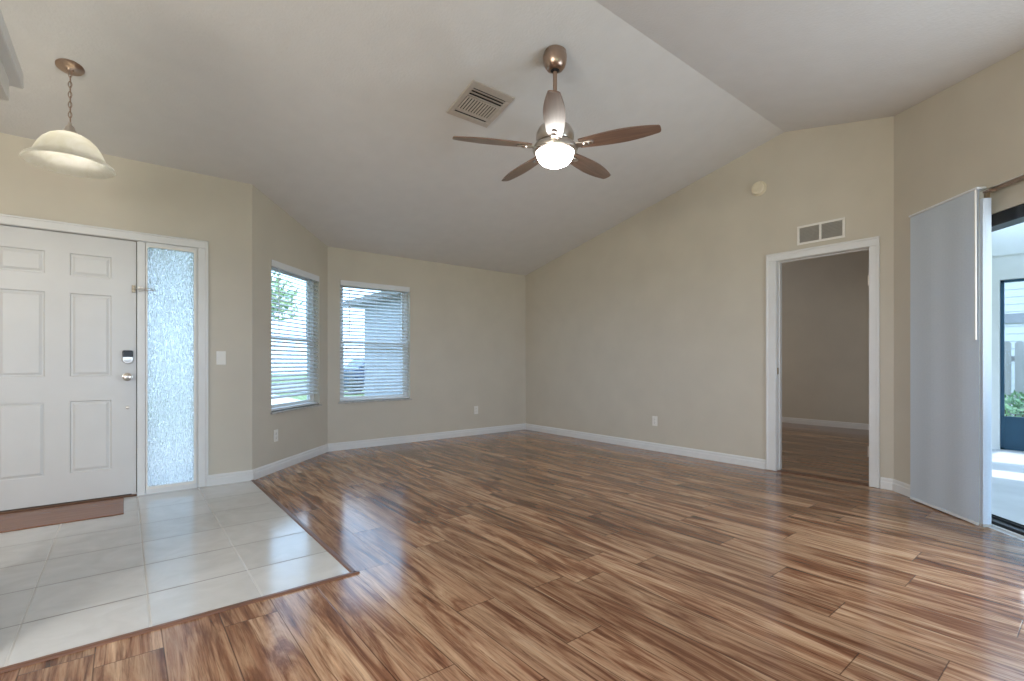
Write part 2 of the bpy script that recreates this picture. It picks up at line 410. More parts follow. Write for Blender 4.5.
def wall(name, p0, p1, thick, outward, holes=(), top=None, z0=0.0, label='', m=WALL, ztop=None):
    """wall whose room face runs p0->p1; follows the sloping ceiling unless ztop is given"""
    p0, p1 = Vector(p0), Vector(p1); d = p1-p0; ln = d.length; d.normalize(); out = Vector((*outward, 0)).normalized()
    us = {0.0, ln}
    for h in holes: us |= {h[0], h[1]}
    if ztop is None and (p0.y-2.03)*(p1.y-2.03) < 0: us.add((2.03-p0.y)/d.y)
    us = sorted(us)
    zs = sorted({z0} | {h[2] for h in holes} | {h[3] for h in holes})
    bm = bmesh.new(); cache = {}
    def V(u, z):
        k = (round(u, 5), round(z, 5))
        if k not in cache: cache[k] = bm.verts.new((p0.x+d.x*u, p0.y+d.y*u, z))
        return cache[k]
    tp = (lambda u: ztop) if ztop is not None else (lambda u: zc(p0.y+d.y*u))
    for ua, ub in zip(us, us[1:]):
        for za, zb in zip(zs, zs[1:]+[None]):
            mid = ((ua+ub)/2, (za+(zb if zb is not None else 9))/2)
            if any(h[0] < mid[0] < h[1] and h[2] < mid[1] < h[3] for h in holes): continue
            if zb is None: bm.faces.new((V(ua, za), V(ub, za), V(ub, tp(ub)), V(ua, tp(ua))))
            else: bm.faces.new((V(ua, za), V(ub, za), V(ub, zb), V(ua, zb)))
    r = bmesh.ops.extrude_face_region(bm, geom=bm.faces[:])
    # keep the room face, add the outer skin
    nv = [g for g in r['geom'] if isinstance(g, bmesh.types.BMVert)]
    bmesh.ops.translate(bm, vec=out*thick, verts=nv)
    # extrude_face_region removes the original faces: restore them
    b = B(); b.bm.free(); b.bm = bm
    for ua, ub in zip(us, us[1:]):
        for za, zb in zip(zs, zs[1:]+[None]):
            mid = ((ua+ub)/2, (za+(zb if zb is not None else 9))/2)
            if any(h[0] < mid[0] < h[1] and h[2] < mid[1] < h[3] for h in holes): continue
            q = (V(ua, za), V(ub, za), V(ub, tp(ub)), V(ua, tp(ua))) if zb is None else (V(ua, za), V(ub, za), V(ub, zb), V(ua, zb))
            try: bm.faces.new(q)
            except ValueError: pass
    o = b.build(name, m)
    return struct(o, label, 'wall')

LEFTX, REARY, GX, BY, FY = -3.2, -1.88, 5.03, 5.94, 4.92
A = (0.908, FY); Bc = (1.908, BY); C = (GX, BY); D = (GX, 1.172); E = (1.99, REARY)
T = 0.14
wall('wall_front', (LEFTX, FY), A, T, (0, 1), [(-0.875-LEFTX, 0.50-LEFTX, 0.0, 2.075)], label='beige wall around the white front door')
wall('wall_bay', A, Bc, T, (-1, 1), [(0.2935, 1.2305, 0.575, 2.075)], label='short angled beige wall with the narrower blind window')
wall('wall_back', Bc, C, T, (0, 1), [(2.058-Bc[0], 2.996-Bc[0], 0.575, 2.085)], label='beige wall with the wider blind window')
wall('wall_gable', C, D, 0.12, (1, 0), [(BY-2.115, BY-1.335, 0.0, 2.085)], label='tall beige wall with the bedroom doorway')
wall('wall_right', D, E, 0.075, (1, -1), [(0.84, 3.25, 0.0, 2.205)], label='angled beige wall at right around the sliding glass door')
o = wall('wall_right_header', (D[0]+0.075*R2, D[1]-0.075*R2), (E[0]+0.075*R2, E[1]-0.075*R2), 0.13, (1, -1), [(0.66, 3.25, 0.0, 2.055)], ztop=2.9,
     label='outer leaf of the right wall, seen as a strip above the slider')
wall('wall_rear', E, (LEFTX, REARY), T, (0, -1), [(0.49, 3.49, 0.9, 2.15)], label='beige wall behind the camera')  # opening added to let in light behind the camera
wall('wall_left', (LEFTX, REARY), (LEFTX, FY), T, (-1, 0), [(0.48, 2.88, 0.95, 2.2)], label='beige wall at far left')  # opening added beside the left fill light

# ceilings (two slopes meeting in a ridge)
def slab(name, poly, label):
    b = B(); lo = [b.bm.verts.new((x, y, zc(y))) for x, y in poly]; hi = [b.bm.verts.new((x, y, zc(y)+0.12)) for x, y in poly]
    n = len(poly); b.bm.faces.new(lo); b.bm.faces.new(hi)
    for i in range(n): b.bm.faces.new((lo[i], lo[(i+1) % n], hi[(i+1) % n], hi[i]))
    return struct(b.build(name, CEIL), label, 'ceiling')
slab('ceiling', [(LEFTX-T, 2.03), (GX+T, 2.03), (GX+T, BY+T), (Bc[0]-0.06, BY+T), (A[0]-0.06, FY+T), (LEFTX-T, FY+T)], 'front slope of the white vaulted ceiling above the fan')
slab('ceiling_rear', [(LEFTX-T, REARY-T), (E[0]+0.10, REARY-T), (GX+0.14, D[1]-0.09), (GX+0.14, 2.03), (LEFTX-T, 2.03)], 'rear slope of the white vaulted ceiling nearest the camera')

# floors
TX, TY = 0.905, 2.425
b = B()
b.prism([(LEFTX, REARY), (E[0], REARY), (GX+0.0, D[1]), (GX, BY), (Bc[0], BY), (TX+0.012, FY), (TX+0.012, TY-0.012), (LEFTX, TY-0.012)], -0.12, 0.0)
struct(b.build('floor', WOODFLOOR), 'glossy brown wood plank floor of the main room', 'floor')
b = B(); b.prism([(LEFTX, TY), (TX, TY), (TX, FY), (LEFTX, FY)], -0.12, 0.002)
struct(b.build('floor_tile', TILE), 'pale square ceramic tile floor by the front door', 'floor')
b = B(); b.box((GX, 1.18, -0.12), (9.30, 6.0, 0.0)); struct(b.build('floor_bedroom', WOODFLOOR), 'brown wood plank floor seen through the doorway', 'floor')
# slider sill slab under the recess
b = B(); b.prism([(D[0]-0.65*R2+0.0, D[1]-0.65*R2), (D[0]-3.27*R2, D[1]-3.27*R2), (D[0]-3.27*R2+0.22*R2, D[1]-3.27*R2-0.22*R2), (D[0]-0.65*R2+0.22*R2, D[1]-0.65*R2-0.22*R2)], -0.12, -0.001)
struct(b.build('trim_1', CONCRETE), 'pale sill strip under the sliding glass door', 'trim')
# wood T-moulding at tile edge (two strips)
def strip(name, p0, p1, w, h, m, label):
    p0, p1 = Vector((*p0, 0)), Vector((*p1, 0)); ln = (p1-p0).length; ang = math.atan2(p1.y-p0.y, p1.x-p0.x)
    b = B(); pr = [(-w/2, 0), (-w/2*0.75, h*0.8), (-w/4, h), (w/4, h), (w/2*0.75, h*0.8), (w/2, 0)]
    b.prism(pr, 0, ln, Matrix(((0, 0, 1, 0), (1, 0, 0, 0), (0, 1, 0, 0), (0, 0, 0, 1))))
    o = b.build(name, m); o.location = p0; o.rotation_euler = (0, 0, ang)
    return struct(o, label, 'trim')
strip('trim_2', (LEFTX, TY-0.006), (TX+0.028, TY-0.006), 0.032, 0.009, MOULD, 'brown wood strip along the near edge of the tiles')
strip('trim_3', (TX+0.006, TY-0.01), (TX+0.006, FY-0.015), 0.032, 0.009, MOULD, 'brown wood strip along the right edge of the tiles')

# baseboards
def baseboard(name, p0, p1, inward, label, h=0.096, t=0.015):
    p0, p1 = Vector((*p0, 0)), Vector((*p1, 0)); d = (p1-p0); ln = d.length; d.normalize(); n = Vector((*inward, 0)).normalized()
    prof = [(0, 0), (t, 0), (t, h*0.62), (t*0.72, h*0.70), (t*0.72, h*0.86), (t*0.35, h*0.97), (0, h)]
    b = B(); M = Matrix((( n.x, 0, d.x, p0.x), (n.y, 0, d.y, p0.y), (0, 1, 0, 0.001), (0, 0, 0, 1)))
    b.prism(prof, 0, ln, M)
    return struct(b.build(name, WHITE), label, 'baseboard')
baseboard('baseboard_front', (0.563, FY), (A[0]+0.005, FY), (0, -1), 'short white baseboard between the sidelight and the angled wall')
baseboard('baseboard_bay', A, Bc, (1, -1), 'white baseboard under the angled wall window')
baseboard('baseboard_back', Bc, C, (0, -1), 'white baseboard under the wider blind window')
baseboard('baseboard_gable', C, (GX, 2.205), (-1, 0), 'long white baseboard left of the bedroom doorway')
baseboard('baseboard_doorway', (GX, 1.262), (GX, D[1]), (-1, 0), 'short white baseboard right of the bedroom doorway')
baseboard('baseboard_right', D, (D[0]-0.83*R2, D[1]-0.83*R2), (-1, 1), 'white baseboard behind the fabric panel blind')
baseboard('baseboard_bedroom', (9.24, 6.0), (9.24, 1.25), (-1, 0), 'white baseboard on the far bedroom wall')

# bedroom shell
def plainbox(name, lo, hi, m, label, cat='wall'):
    b = B(); b.box(lo, hi); return struct(b.build(name, m), label, cat)
plainbox('wall_bedroom', (9.24, 1.11, 0), (9.36, 6.14, 3.1), WALL, 'dim beige wall seen through the bedroom doorway')
wall('wall_bedroom_front', (GX+0.12, 6.0), (9.24, 6.0), 0.14, (0, 1), [(1.2, 2.7, 0.7, 2.1)], ztop=3.1, label='bedroom wall with an opening added for light, out of view')  # opening added to light the bedroom
plainbox('wall_bedroom_rear', (GX+0.10, 1.11, -0.16), (9.24, 1.25, 3.1), WALL, 'bedroom wall at right, out of view')
plainbox('ceiling_bedroom', (GX+0.14, 1.11, 3.1), (9.36, 6.14, 3.2), CEIL, 'bedroom ceiling', 'ceiling')

# kitchen partition and plant ledge at the upper left
plainbox('wall_partition', (-0.60, 2.45, 0), (-0.489, 3.48, 2.39), WALL, 'partition end at the left edge of the picture')
b = B(); b.box((-0.66, 2.40, 2.39), (-0.456, 3.50, 2.50)); 
struct(b.build('trim_4', PLASTIC), 'beige dropped beam at the upper left corner', 'trim')
b = B(); b.box((-0.70, 2.36, 2.50), (-0.412, 3.58, 2.58)); 
struct(b.build('trim_5', WHITE, bevel=0.006), 'white ledge cap on the beam at the upper left corner', 'trim')

# ------------------------------------------------------------------ windows
def casing_boards(name, boards, label, m=WHITE):
    """boards: list of (lo,hi) boxes"""
    b = B()
    for lo, hi in boards: b.box(lo, hi)
    return struct(b.build(name, m, bevel=0.005, seg=2), label, 'trim')

def window(idx, p0, ang, w, z0, z1, label):
    """local x along wall, local y into the room (negative = outside)"""
    root = sroot('window_%d' % idx, label, 'window', (p0[0], p0[1], z0), ang)
    h = z1-z0; ym = -0.095; f = 0.035
    def frame(b, x0, x1, a0, a1, y0, y1, t):
        b.box((x0, y0, a0), (x1, y1, a0+t)); b.box((x0, y0, a1-t), (x1, y1, a1))
        b.box((x0, y0, a0+t), (x0+t, y1, a1-t)); b.box((x1-t, y0, a0+t), (x1, y1, a1-t))
    b = B(); frame(b, 0.0, w, 0.0, h, ym-0.04, ym+0.03, f); b.build('frame', WHITE, root, 0.003)
    mid = h*0.5
    b = B(); frame(b, f, w-f, mid-0.02, h-f, ym-0.03, ym-0.005, 0.038); up = b.build('upper_sash', WHITE, root, 0.003)
    b = B(); b.box((f+0.038, ym-0.020, mid+0.018), (w-f-0.038, ym-0.015, h-f-0.038)); b.build('pane', GLASS, up)
    b = B(); frame(b, f, w-f, f, mid+0.02, ym-0.005, ym+0.02, 0.038); lo = b.build('lower_sash', WHITE, root, 0.003)
    b = B(); b.box((f+0.038, ym+0.005, f+0.038), (w-f-0.038, ym+0.010, mid-0.018)); b.build('pane', GLASS, lo)
    b = B(); b.box((0.001, -0.064, 0.0), (w-0.001, 0.0, 0.014)); b.box((-0.02, 0.0005, -0.006), (w+0.02, 0.024, 0.014))
    b.build('sill', SILL, root, 0.003)
    return root
BAY = math.atan2(Bc[1]-A[1], Bc[0]-A[0])
def on_bay(u): return (A[0]+u*math.cos(BAY), A[1]+u*math.sin(BAY))
window(1, on_bay(1.2305), PI+BAY, 0.937, 0.575, 2.075, 'narrower window in the angled wall')
window(2, (2.996, BY), PI, 0.938, 0.575, 2.085, 'wider window in the wall beyond the angled one')

def blind(p0, ang, w, z0, z1, label, tilt=27):
    root = thing('window_blind', label, 'blind', (p0[0], p0[1], z0), ang, 'horizontal window blinds')
    h = z1-z0; y = -0.030
    b = B(); b.box((0.006, y-0.024, h-0.045), (w-0.006, y+0.024, h-0.001)); b.build('headrail', SLAT, root, 0.003)
    b = B(); b.box((0.004, y+0.025, h-0.066), (w-0.004, y+0.034, h-0.001)); b.build('valance', SLAT, root, 0.003)
    pitch = 0.0425; top = h-0.075; bot = 0.070; n = int((top-bot)/pitch)
    b = B(); t = math.radians(tilt)
    for i in range(n):
        z = top - i*pitch
        M = Matrix.Translation((0, y, z)) @ Matrix.Rotation(-t, 4, 'X')
        # gently crowned slat
        ys = [-0.024, -0.012, 0.0, 0.012, 0.024]; zs = [0, 0.0016, 0.0022, 0.0016, 0]
        for k in range(4):
            vs = []
            for xx in (0.010, w-0.010):
                for (yy, zz) in ((ys[k], zs[k]), (ys[k+1], zs[k+1])):
                    vs.append((xx, yy, zz))
            for dz in (0, 0.0026):
                q = [b.bm.verts.new(M @ Vector((vs[a][0], vs[a][1], vs[a][2]+dz))) for a in (0, 1, 3, 2)]
                b.bm.faces.new(q)
    b.build('slats', SLAT, root)
    b = B(); b.box((0.008, y-0.025, 0.024), (w-0.008, y+0.025, 0.044)); b.build('bottom_rail', SLAT, root, 0.004)
    for fx in (0.15, 0.5, 0.85):
        b = B()
        for yy in (y-0.026, y+0.026): b.tube([(w*fx, yy, 0.03), (w*fx, yy, h-0.04)], 0.0011, 6)
        b.build('ladder_cord', PLASTIC, root)
    b = B(); b.tube([(w-0.115, y+0.036, h-0.05), (w-0.115, y+0.038, h-0.70)], 0.0042, 8); b.build('tilt_wand', SLAT, root, smooth=True)
    return root
blind(on_bay(1.2305), PI+BAY, 0.937, 0.575, 2.075, 'white horizontal blind in the narrower window on the angled wall')
blind((2.996, BY), PI, 0.938, 0.575, 2.085, 'white horizontal blind in the wider window facing the room')

# ------------------------------------------------------------------ front door unit
# local frame: world X along wall, room side is -Y
d1 = sroot('door_1', 'white six panel front door beside the textured glass sidelight', 'door', (0, FY, 0))
DX0, DX1, DZ0, DZ1, DYF = -0.842, 0.074, 0.020, 2.043, 0.012     # leaf; front face at y = DYF (recessed)
def door_leaf():
    bm = bmesh.new()
    xs = [DX0, DX0+0.127, DX0+0.127+0.252, DX1-0.127-0.252-0.012, DX1-0.140, DX1]
    xs[1:5] = [-0.705, -0.458, -0.322, -0.079]
    zs = [DZ0, 0.235, 0.780, 0.965, 1.596, 1.728, 1.897, DZ1]
    V = {}
    def v(i, k):
        if (i, k) not in V: V[(i, k)] = bm.verts.new((xs[i], DYF, zs[k]))
        return V[(i, k)]
    panels = []
    for i in range(5):
        for k in range(7):
            f = bm.faces.new((v(i, k), v(i+1, k), v(i+1, k+1), v(i, k+1)))
            if i in (1, 3) and k in (1, 3, 5): panels.append(f)
    for f in panels:                       # moulded raised panels
        r = bmesh.ops.inset_region(bm, faces=[f], thickness=0.010, depth=0.0)
        bmesh.ops.translate(bm, vec=(0, 0.012, 0), verts=f.verts[:])
        r = bmesh.ops.inset_region(bm, faces=[f], thickness=0.012, depth=0.0)
        r = bmesh.ops.inset_region(bm, faces=[f], thickness=0.022, depth=0.0)
        bmesh.ops.translate(bm, vec=(0, -0.009, 0), verts=f.verts[:])
    b = B(); b.bm.free(); b.bm = bm
    # edges and back
    x0, x1, z0, z1, y1 = DX0, DX1, DZ0, DZ1, DYF+0.044
    b.quad((x0, y1, z0), (x1, y1, z0), (x1, y1, z1), (x0, y1, z1))
    b.quad((x0, DYF, z0), (x0, y1, z0), (x0, y1, z1), (x0, DYF, z1)); b.quad((x1, DYF, z0), (x1, y1, z0), (x1, y1, z1), (x1, DYF, z1))
    b.quad((x0, DYF, z1), (x1, DYF, z1), (x1, y1, z1), (x0, y1, z1)); b.quad((x0, DYF, z0), (x1, DYF, z0), (x1, y1, z0), (x0, y1, z0))
    return b
leaf = door_leaf().build('door_panel', DOORW, d1)
b = B(); b.box((DX0-0.03, 0.0, 0.0), (DX0-0.004, 0.12, 2.07)); b.box((DX1+0.005, -0.004, 0.0), (DX1+0.058, 0.12, 2.047)); b.box((DX0-0.03, 0.0, 2.048), (0.495, 0.12, 2.073))
b.build('jamb', WHITE, d1, 0.003)
b = B(); b.box((DX0-0.004, -0.012, 0.002), (DX1+0.004, 0.12, 0.016)); b.build('threshold', THRESH, d1, 0.004)
b = B(); b.box((DX0, 0.008, 0.0165), (DX1-0.003, 0.05, 0.0225)); b.build('weatherstrip', SEAL, d1)
b = B(); b.box((DX1-0.012, DYF+0.036, 0.016), (DX1+0.012, 0.10, 2.049)); b.box((DX0-0.01, DYF+0.036, 2.035), (DX1+0.012, 0.10, 2.06)); b.box((DX0-0.012, DYF+0.036, 0.016), (DX0+0.01, 0.10, 2.049)); b.build('door_seal', SEAL, d1)
b = B(); b.box((DX1-0.03, 0.004, 0.016), (DX1+0.002, 0.03, 0.03)); b.build('corner_seal', NICKEL, d1, 0.002)
RX = Matrix.Rotation(PI/2, 4, 'X')       # lathe axis -> -Y (towards the room)
def facing(x, z, y=DYF): return Matrix.Translation((x, y, z)) @ RX
# keypad deadbolt
b = B(); b.box((-0.013, DYF-0.026, 1.112), (0.055, DYF, 1.168)); dk = b.build('deadbolt_keypad', DARKMETAL, d1, 0.010, seg=3)
b = B(); b.lathe([(0, 0), (0.038, 0), (0.038, 0.014), (0.033, 0.022), (0.0, 0.024)], 32, facing(0.021, 1.098)); b.build('deadbolt_rose', NICKEL, dk, smooth=True)
b = B(); b.box((-0.001, DYF-0.038, 1.082), (0.043, DYF-0.022, 1.094)); b.build('thumb_turn', NICKEL, dk, 0.004)
# lever-like knob
b = B(); b.lathe([(0, 0), (0.033, 0), (0.033, 0.008), (0.016, 0.014), (0.013, 0.034), (0.024, 0.044), (0.029, 0.056), (0.026, 0.068), (0.012, 0.075), (0, 0.076)], 32, facing(0.018, 0.957))
kn = b.build('door_knob', NICKEL, d1, smooth=True)
b = B(); b.lathe([(0, 0), (0.012, 0), (0.012, 0.006), (0.006, 0.009), (0, 0.009)], 20, facing(0.020, 0.711)); b.build('lock_stud', NICKEL, d1, smooth=True)
# swing-bar door guard
b = B(); b.box((0.046, DYF-0.014, 1.632), (0.070, DYF, 1.690)); b.box((0.050, DYF-0.030, 1.652), (0.064, DYF-0.014, 1.672)); g = b.build('guard_plate', BRASS, d1, 0.003)
b = B(); b.box((0.090, -0.014, 1.640), (0.124, -0.004, 1.682)); b.build('guard_base', NICKEL, g, 0.004)
b = B(); b.tube([(0.060, DYF-0.034, 1.665), (0.10, -0.026, 1.668), (0.190, -0.030, 1.668), (0.203, -0.030, 1.661), (0.190, -0.030, 1.654), (0.10, -0.026, 1.654)], 0.0035, 8, closed=True)
b.build('guard_bar', NICKEL, g, smooth=True)

# sidelight
w3 = sroot('window_3', 'tall narrow sidelight of rain textured glass beside the front door', 'window', (0, FY, 0))
SX0, SX1, SZ0, SZ1 = 0.134, 0.495, 0.002, 2.047
GX0, GX1, GZ0, GZ1 = 0.146, 0.462, 0.062, 2.010
def ring(b, outer, inner, y0, y1, rad=0.0):
    """rectangular frame with an inner opening, optionally rounded inner corners"""
    (ox0, oz0, ox1, oz1), (ix0, iz0, ix1, iz1) = outer, inner
    n = 6; pin = []; pout = []
    for (cx, cz, a0, ux, uz) in ((ix1-rad, iz1-rad, 0, ox1, oz1), (ix0+rad, iz1-rad, PI/2, ox0, oz1), (ix0+rad, iz0+rad, PI, ox0, oz0), (ix1-rad, iz0+rad, 1.5*PI, ox1, oz0)):
        for k in range(n+1):
            a = a0 + PI/2*k/n
            pin.append((cx+rad*math.cos(a), cz+rad*math.sin(a)))
            if k < n/2: q = (ux, cz+rad*math.sin(a)) if a0 in (0, PI) else (cx+rad*math.cos(a), uz)
            elif k > n/2: q = (cx+rad*math.cos(a), uz) if a0 in (0, PI) else (ux, cz+rad*math.sin(a))
            else: q = (ux, uz)
            pout.append(q)
    N = len(pin)
    vi = [[b.bm.verts.new((x, y, z)) for x, z in pin] for y in (y0, y1)]; vo = [[b.bm.verts.new((x, y, z)) for x, z in pout] for y in (y0, y1)]
    for i in range(N):
        j = (i+1) % N
        b.bm.faces.new((vo[0][i], vo[0][j], vi[0][j], vi[0][i])); b.bm.faces.new((vo[1][i], vo[1][j], vi[1][j], vi[1][i]))
        b.bm.faces.new((vi[0][i], vi[0][j], vi[1][j], vi[1][i])); b.bm.faces.new((vo[0][i], vo[0][j], vo[1][j], vo[1][i]))
    return b
b = B(); ring(b, (SX0, SZ0, SX1, SZ1), (GX0-0.008, GZ0-0.02, GX1+0.014, GZ1+0.012), 0.002, 0.10); b.build('frame', WHITE, w3)
b = B(); ring(b, (GX0-0.010, GZ0-0.022, GX1+0.016, GZ1+0.014), (GX0, GZ0, GX1, GZ1), -0.004, 0.03, 0.016); b.build('glazing_bead', PLASTIC, w3)
b = B(); b.box((GX0-0.005, 0.012, GZ0-0.01), (GX1+0.005, 0.018, GZ1+0.005)); b.build('glass', RAIN, w3)
# casing of the entry unit
CW = 0.072
casing_boards('trim_6', [((-0.945, FY-0.019, 0.003), (-0.945+CW, FY-0.0005, 2.050)), ((0.490, FY-0.019, 0.003), (0.560, FY-0.0005, 2.050)),
                         ((-0.945, FY-0.019, 2.050), (0.560, FY-0.0005, 2.117)), ((-0.950, FY-0.026, 2.102), (0.565, FY-0.0005, 2.117)), ((0.545, FY-0.026, 0.003), (0.565, FY-0.0005, 2.117))],
              'white casing around the front door and its sidelight')

# door mat
b = B(); b.box((-0.95, 4.375, 0.0025), (-0.004, 4.885, 0.0085))
tag(b.build('door_mat', MAT_BROWN, bevel=0.003), 'thin brown door mat on the tiles below the white front door', 'mat')

# ------------------------------------------------------------------ bedroom doorway
d2 = sroot('door_2', 'open doorway with white casing leading to the dim bedroom', 'door', (GX, 0, 0))
b = B(); b.box((-0.002, 2.106, 0.001), (0.125, 2.1145, 2.083)); b.box((-0.002, 1.3355, 0.001), (0.125, 1.346, 2.083)); b.box((-0.002, 1.346, 2.070), (0.125, 2.106, 2.0845))
jb = b.build('jamb', WHITE, d2, 0.002)
b = B(); b.box((0.05, 2.097, 0.001), (0.085, 2.106, 2.070)); b.box((0.05, 1.346, 0.001), (0.085, 1.355, 2.070)); b.box((0.05, 1.355, 2.061), (0.085, 2.097, 2.070)); b.build('door_stop', WHITE, d2, 0.002)
b = B(); b.box((0.012, 2.1045, 0.955), (0.046, 2.1065, 1.02)); b.build('strike_plate', BRASS, d2, 0.001)
for z in (0.28, 1.80):
    b = B(); b.box((0.086, 1.345, z-0.045), (0.125, 1.349, z+0.045)); b.tube([(0.131, 1.384, z-0.046), (0.131, 1.384, z+0.046)], 0.007, 10); b.box((0.120, 1.346, z-0.045), (0.134, 1.384, z+0.045)); b.build('hinge', NICKEL, d2)
b = B(); b.box((0.0, 1.347, -0.001), (0.12, 2.105, 0.006)); b.build('threshold_strip', MOULD, d2, 0.003)
casing_boards('trim_7', [((GX-0.018, 2.108, 0.002), (GX-0.0005, 2.196, 2.072)), ((GX-0.018, 1.270, 0.002), (GX-0.0005, 1.342, 2.072)), ((GX-0.018, 1.270, 2.072), (GX-0.0005, 2.196, 2.145)),
                         ((GX-0.025, 1.266, 2.128), (GX-0.0005, 2.200, 2.148)), ((GX-0.025, 2.180, 0.002), (GX-0.0005, 2.200, 2.13)), ((GX-0.025, 1.266, 0.002), (GX-0.0005, 1.286, 2.13))],
              'white casing around the bedroom doorway')

# ------------------------------------------------------------------ sliding glass door (local x along wall towards camera right, local y into the room)
ang_s = math.atan2(-R2, -R2)       # along D->E
d3 = sroot('door_3', 'sliding glass door with dark frame at the right edge', 'door', (D[0], D[1], 0), ang_s)
# in this frame: +x = along D->E ; +y = rotate(+90): (R2,-R2) = outward
b = B(); b.box((0.665, 0.08, 1.972), (3.24, 0.20, 2.053)); b.build('head_track', DARKMETAL, d3, 0.004)
b = B(); b.box((0.665, 0.08, -0.0005), (3.24, 0.205, 0.022)); b.box((0.69, 0.135, 0.022), (3.24, 0.142, 0.034)); b.box((0.69, 0.170, 0.022), (3.24, 0.177, 0.034)); b.build('sill_track', DARKMETAL, d3, 0.002)
b = B(); b.box((0.665, 0.08, 0.022), (0.69, 0.20, 1.972)); b.box((3.21, 0.08, 0.022), (3.245, 0.20, 1.972)); b.build('side_jamb', WHITE, d3, 0.003)
def slide_panel(x0, x1, y):
    b = B(); ring(b, (x0, 0.036, x1, 1.97), (x0+0.05, 0.10, x1-0.05, 1.965), y-0.014, y+0.014)
    p = b.build('sliding_panel', DARKMETAL, d3, 0.003)
    b = B(); b.box((x0+0.048, y-0.004, 0.095), (x1-0.048, y+0.004, 1.967)); b.build('pane', GLASS, p)
    return p
slide_panel(2.02, 3.21, 0.139)           # the open leaf is parked behind the fixed one
slide_panel(1.98, 3.20, 0.174)
# white strip on the floor in front of the track
b = B(); b.box((0.842, 0.045, -0.0005), (3.24, 0.070, 0.006)); b.build('floor_strip', WHITE, d3, 0.002)

# ------------------------------------------------------------------ panel blind in front of the right wall
pb = thing('panel_blind', 'wide flat pale fabric panel blind hanging left of the sliding glass door', 'blind', (D[0], D[1], 0), ang_s)
b = B(); b.box((0.27, -0.062, 2.206), (0.905, -0.002, 2.220)); b.build('headrail', SLAT, pb, 0.003)
b = B()
N = 20
for i in range(N):
    x0, x1 = 0.275+0.629*i/N, 0.275+0.629*(i+1)/N
    w0, w1 = -0.052+0.003*math.sin(i*0.7), -0.052+0.003*math.sin((i+1)*0.7)
    for dy in (0, 0.003):
        b.quad((x0, w0+dy, 0.008), (x1, w1+dy, 0.008), (x1, w1+dy, 2.206), (x0, w0+dy, 2.206))
b.build('fabric_panel', FABRIC, pb, smooth=True)
b = B(); b.box((0.275, -0.057, 0.006), (0.904, -0.044, 0.024)); b.build('bottom_rail', SLAT, pb, 0.004)
b = B(); b.tube([(0.900, -0.066, 2.20), (0.900, -0.064, 1.22)], 0.006, 10); b.build('wand', PLASTIC, pb, smooth=True)

# stack of vertical vanes drawn aside in the slider recess
vs = thing('vertical_blind', 'narrow stack of white vertical vanes gathered in the slider recess', 'blind', (D[0], D[1], 0), ang_s)
b = B(); b.box((0.907, -0.030, 2.172), (0.955, 0.020, 2.186)); b.box((0.907, 0.020, 2.188), (3.24, 0.050, 2.2045)); b.build('headrail', BRONZE, vs, 0.003)
for k in range(5):
    x = 0.907+0.0055*k
    b = B(); pr = [(x+0.004*math.sin(PI*j/6)*(1), -0.046+0.050*j/6) for j in range(7)]
    pts = pr + [(px+0.0022, py) for px, py in pr[::-1]]
    b.prism(pts, 0.025, 2.135); v = b.build('vane', FABRIC, vs)
    b = B(); b.box((x-0.001, -0.022, 2.130), (x+0.004, -0.004, 2.172)); b.build('carrier', BRASS, v, 0.001)
b = B(); b.box((0.907, -0.047, 0.008), (0.936, 0.006, 0.024)); b.build('vane_weight', GRILLE, vs, 0.003)

# ------------------------------------------------------------------ ceiling fan
FX, FYc = 2.342, 2.449
fan = thing('ceiling_fan', 'five blade brown ceiling fan with a lit bowl hanging from the vaulted ceiling', 'fan', (FX, FYc, 2.43))
Z = lambda z: z-2.43
zt = zc(FYc)
b = B(); b.lathe([(0.0, Z(3.104)), (0.036, Z(3.104)), (0.056, Z(3.113)), (0.071, Z(3.132)), (0.080, Z(3.160)), (0.083, Z(3.190)), (0.082, Z(3.207)), (0.078, Z(3.212)), (0.078, Z(zt+0.004)), (0.0, Z(zt+0.004))], 40); b.build('canopy', BRONZE, fan, smooth=True)
b = B(); b.lathe([(0.0, Z(3.094)), (0.020, Z(3.094)), (0.031, Z(3.101)), (0.032, Z(3.107)), (0.02, Z(3.115)), (0, Z(3.115))], 32); b.build('hanger_ball', DARKMETAL, fan, smooth=True)
b = B(); b.tube([(0, 0, Z(3.13)), (0, 0, Z(2.78))], 0.0145, 16); b.build('downrod', BRONZE, fan, smooth=True)
b = B(); b.lathe([(0.0, Z(2.78)), (0.03, Z(2.78)), (0.036, Z(2.75)), (0.07, Z(2.73)), (0.112, Z(2.70)), (0.130, Z(2.665)), (0.132, Z(2.63)), (0.12, Z(2.602)), (0.0, Z(2.598))], 48); b.build('motor_housing', NICKEL, fan, smooth=True)
b = B(); b.lathe([(0.0, Z(2.597)), (0.11, Z(2.597)), (0.135, Z(2.588)), (0.150, Z(2.572)), (0.158, Z(2.552)), (0.154, Z(2.538)), (0.134, Z(2.530)), (0.132, Z(2.535)), (0.0, Z(2.54))], 48); b.build('light_ring', NICKEL, fan, smooth=True)
b = B(); b.lathe([(0.1310, Z(2.534)), (0.129, Z(2.512)), (0.116, Z(2.484)), (0.096, Z(2.461)), (0.066, Z(2.445)), (0.035, Z(2.437)), (0.0, Z(2.435))], 48); b.build('light_bowl', LAMP, fan, smooth=True)
def blade_shape():
    pts = []; n = 22
    for i in range(n+1):
        t = i/n; r = 0.175 + 0.525*t
        if t < 0.55: w = 0.047 + (0.070-0.047)*math.sin(PI/2*t/0.55)
        else: w = 0.070 - 0.034*((t-0.55)/0.45)**1.7
        pts.append((r, w))
    up = [(r, w) for r, w in pts]; up += [(0.708, 0.026), (0.711, 0.012)]
    dn = [(r, -w) for r, w in up[::-1]]
    return up + dn
BZ = 2.566
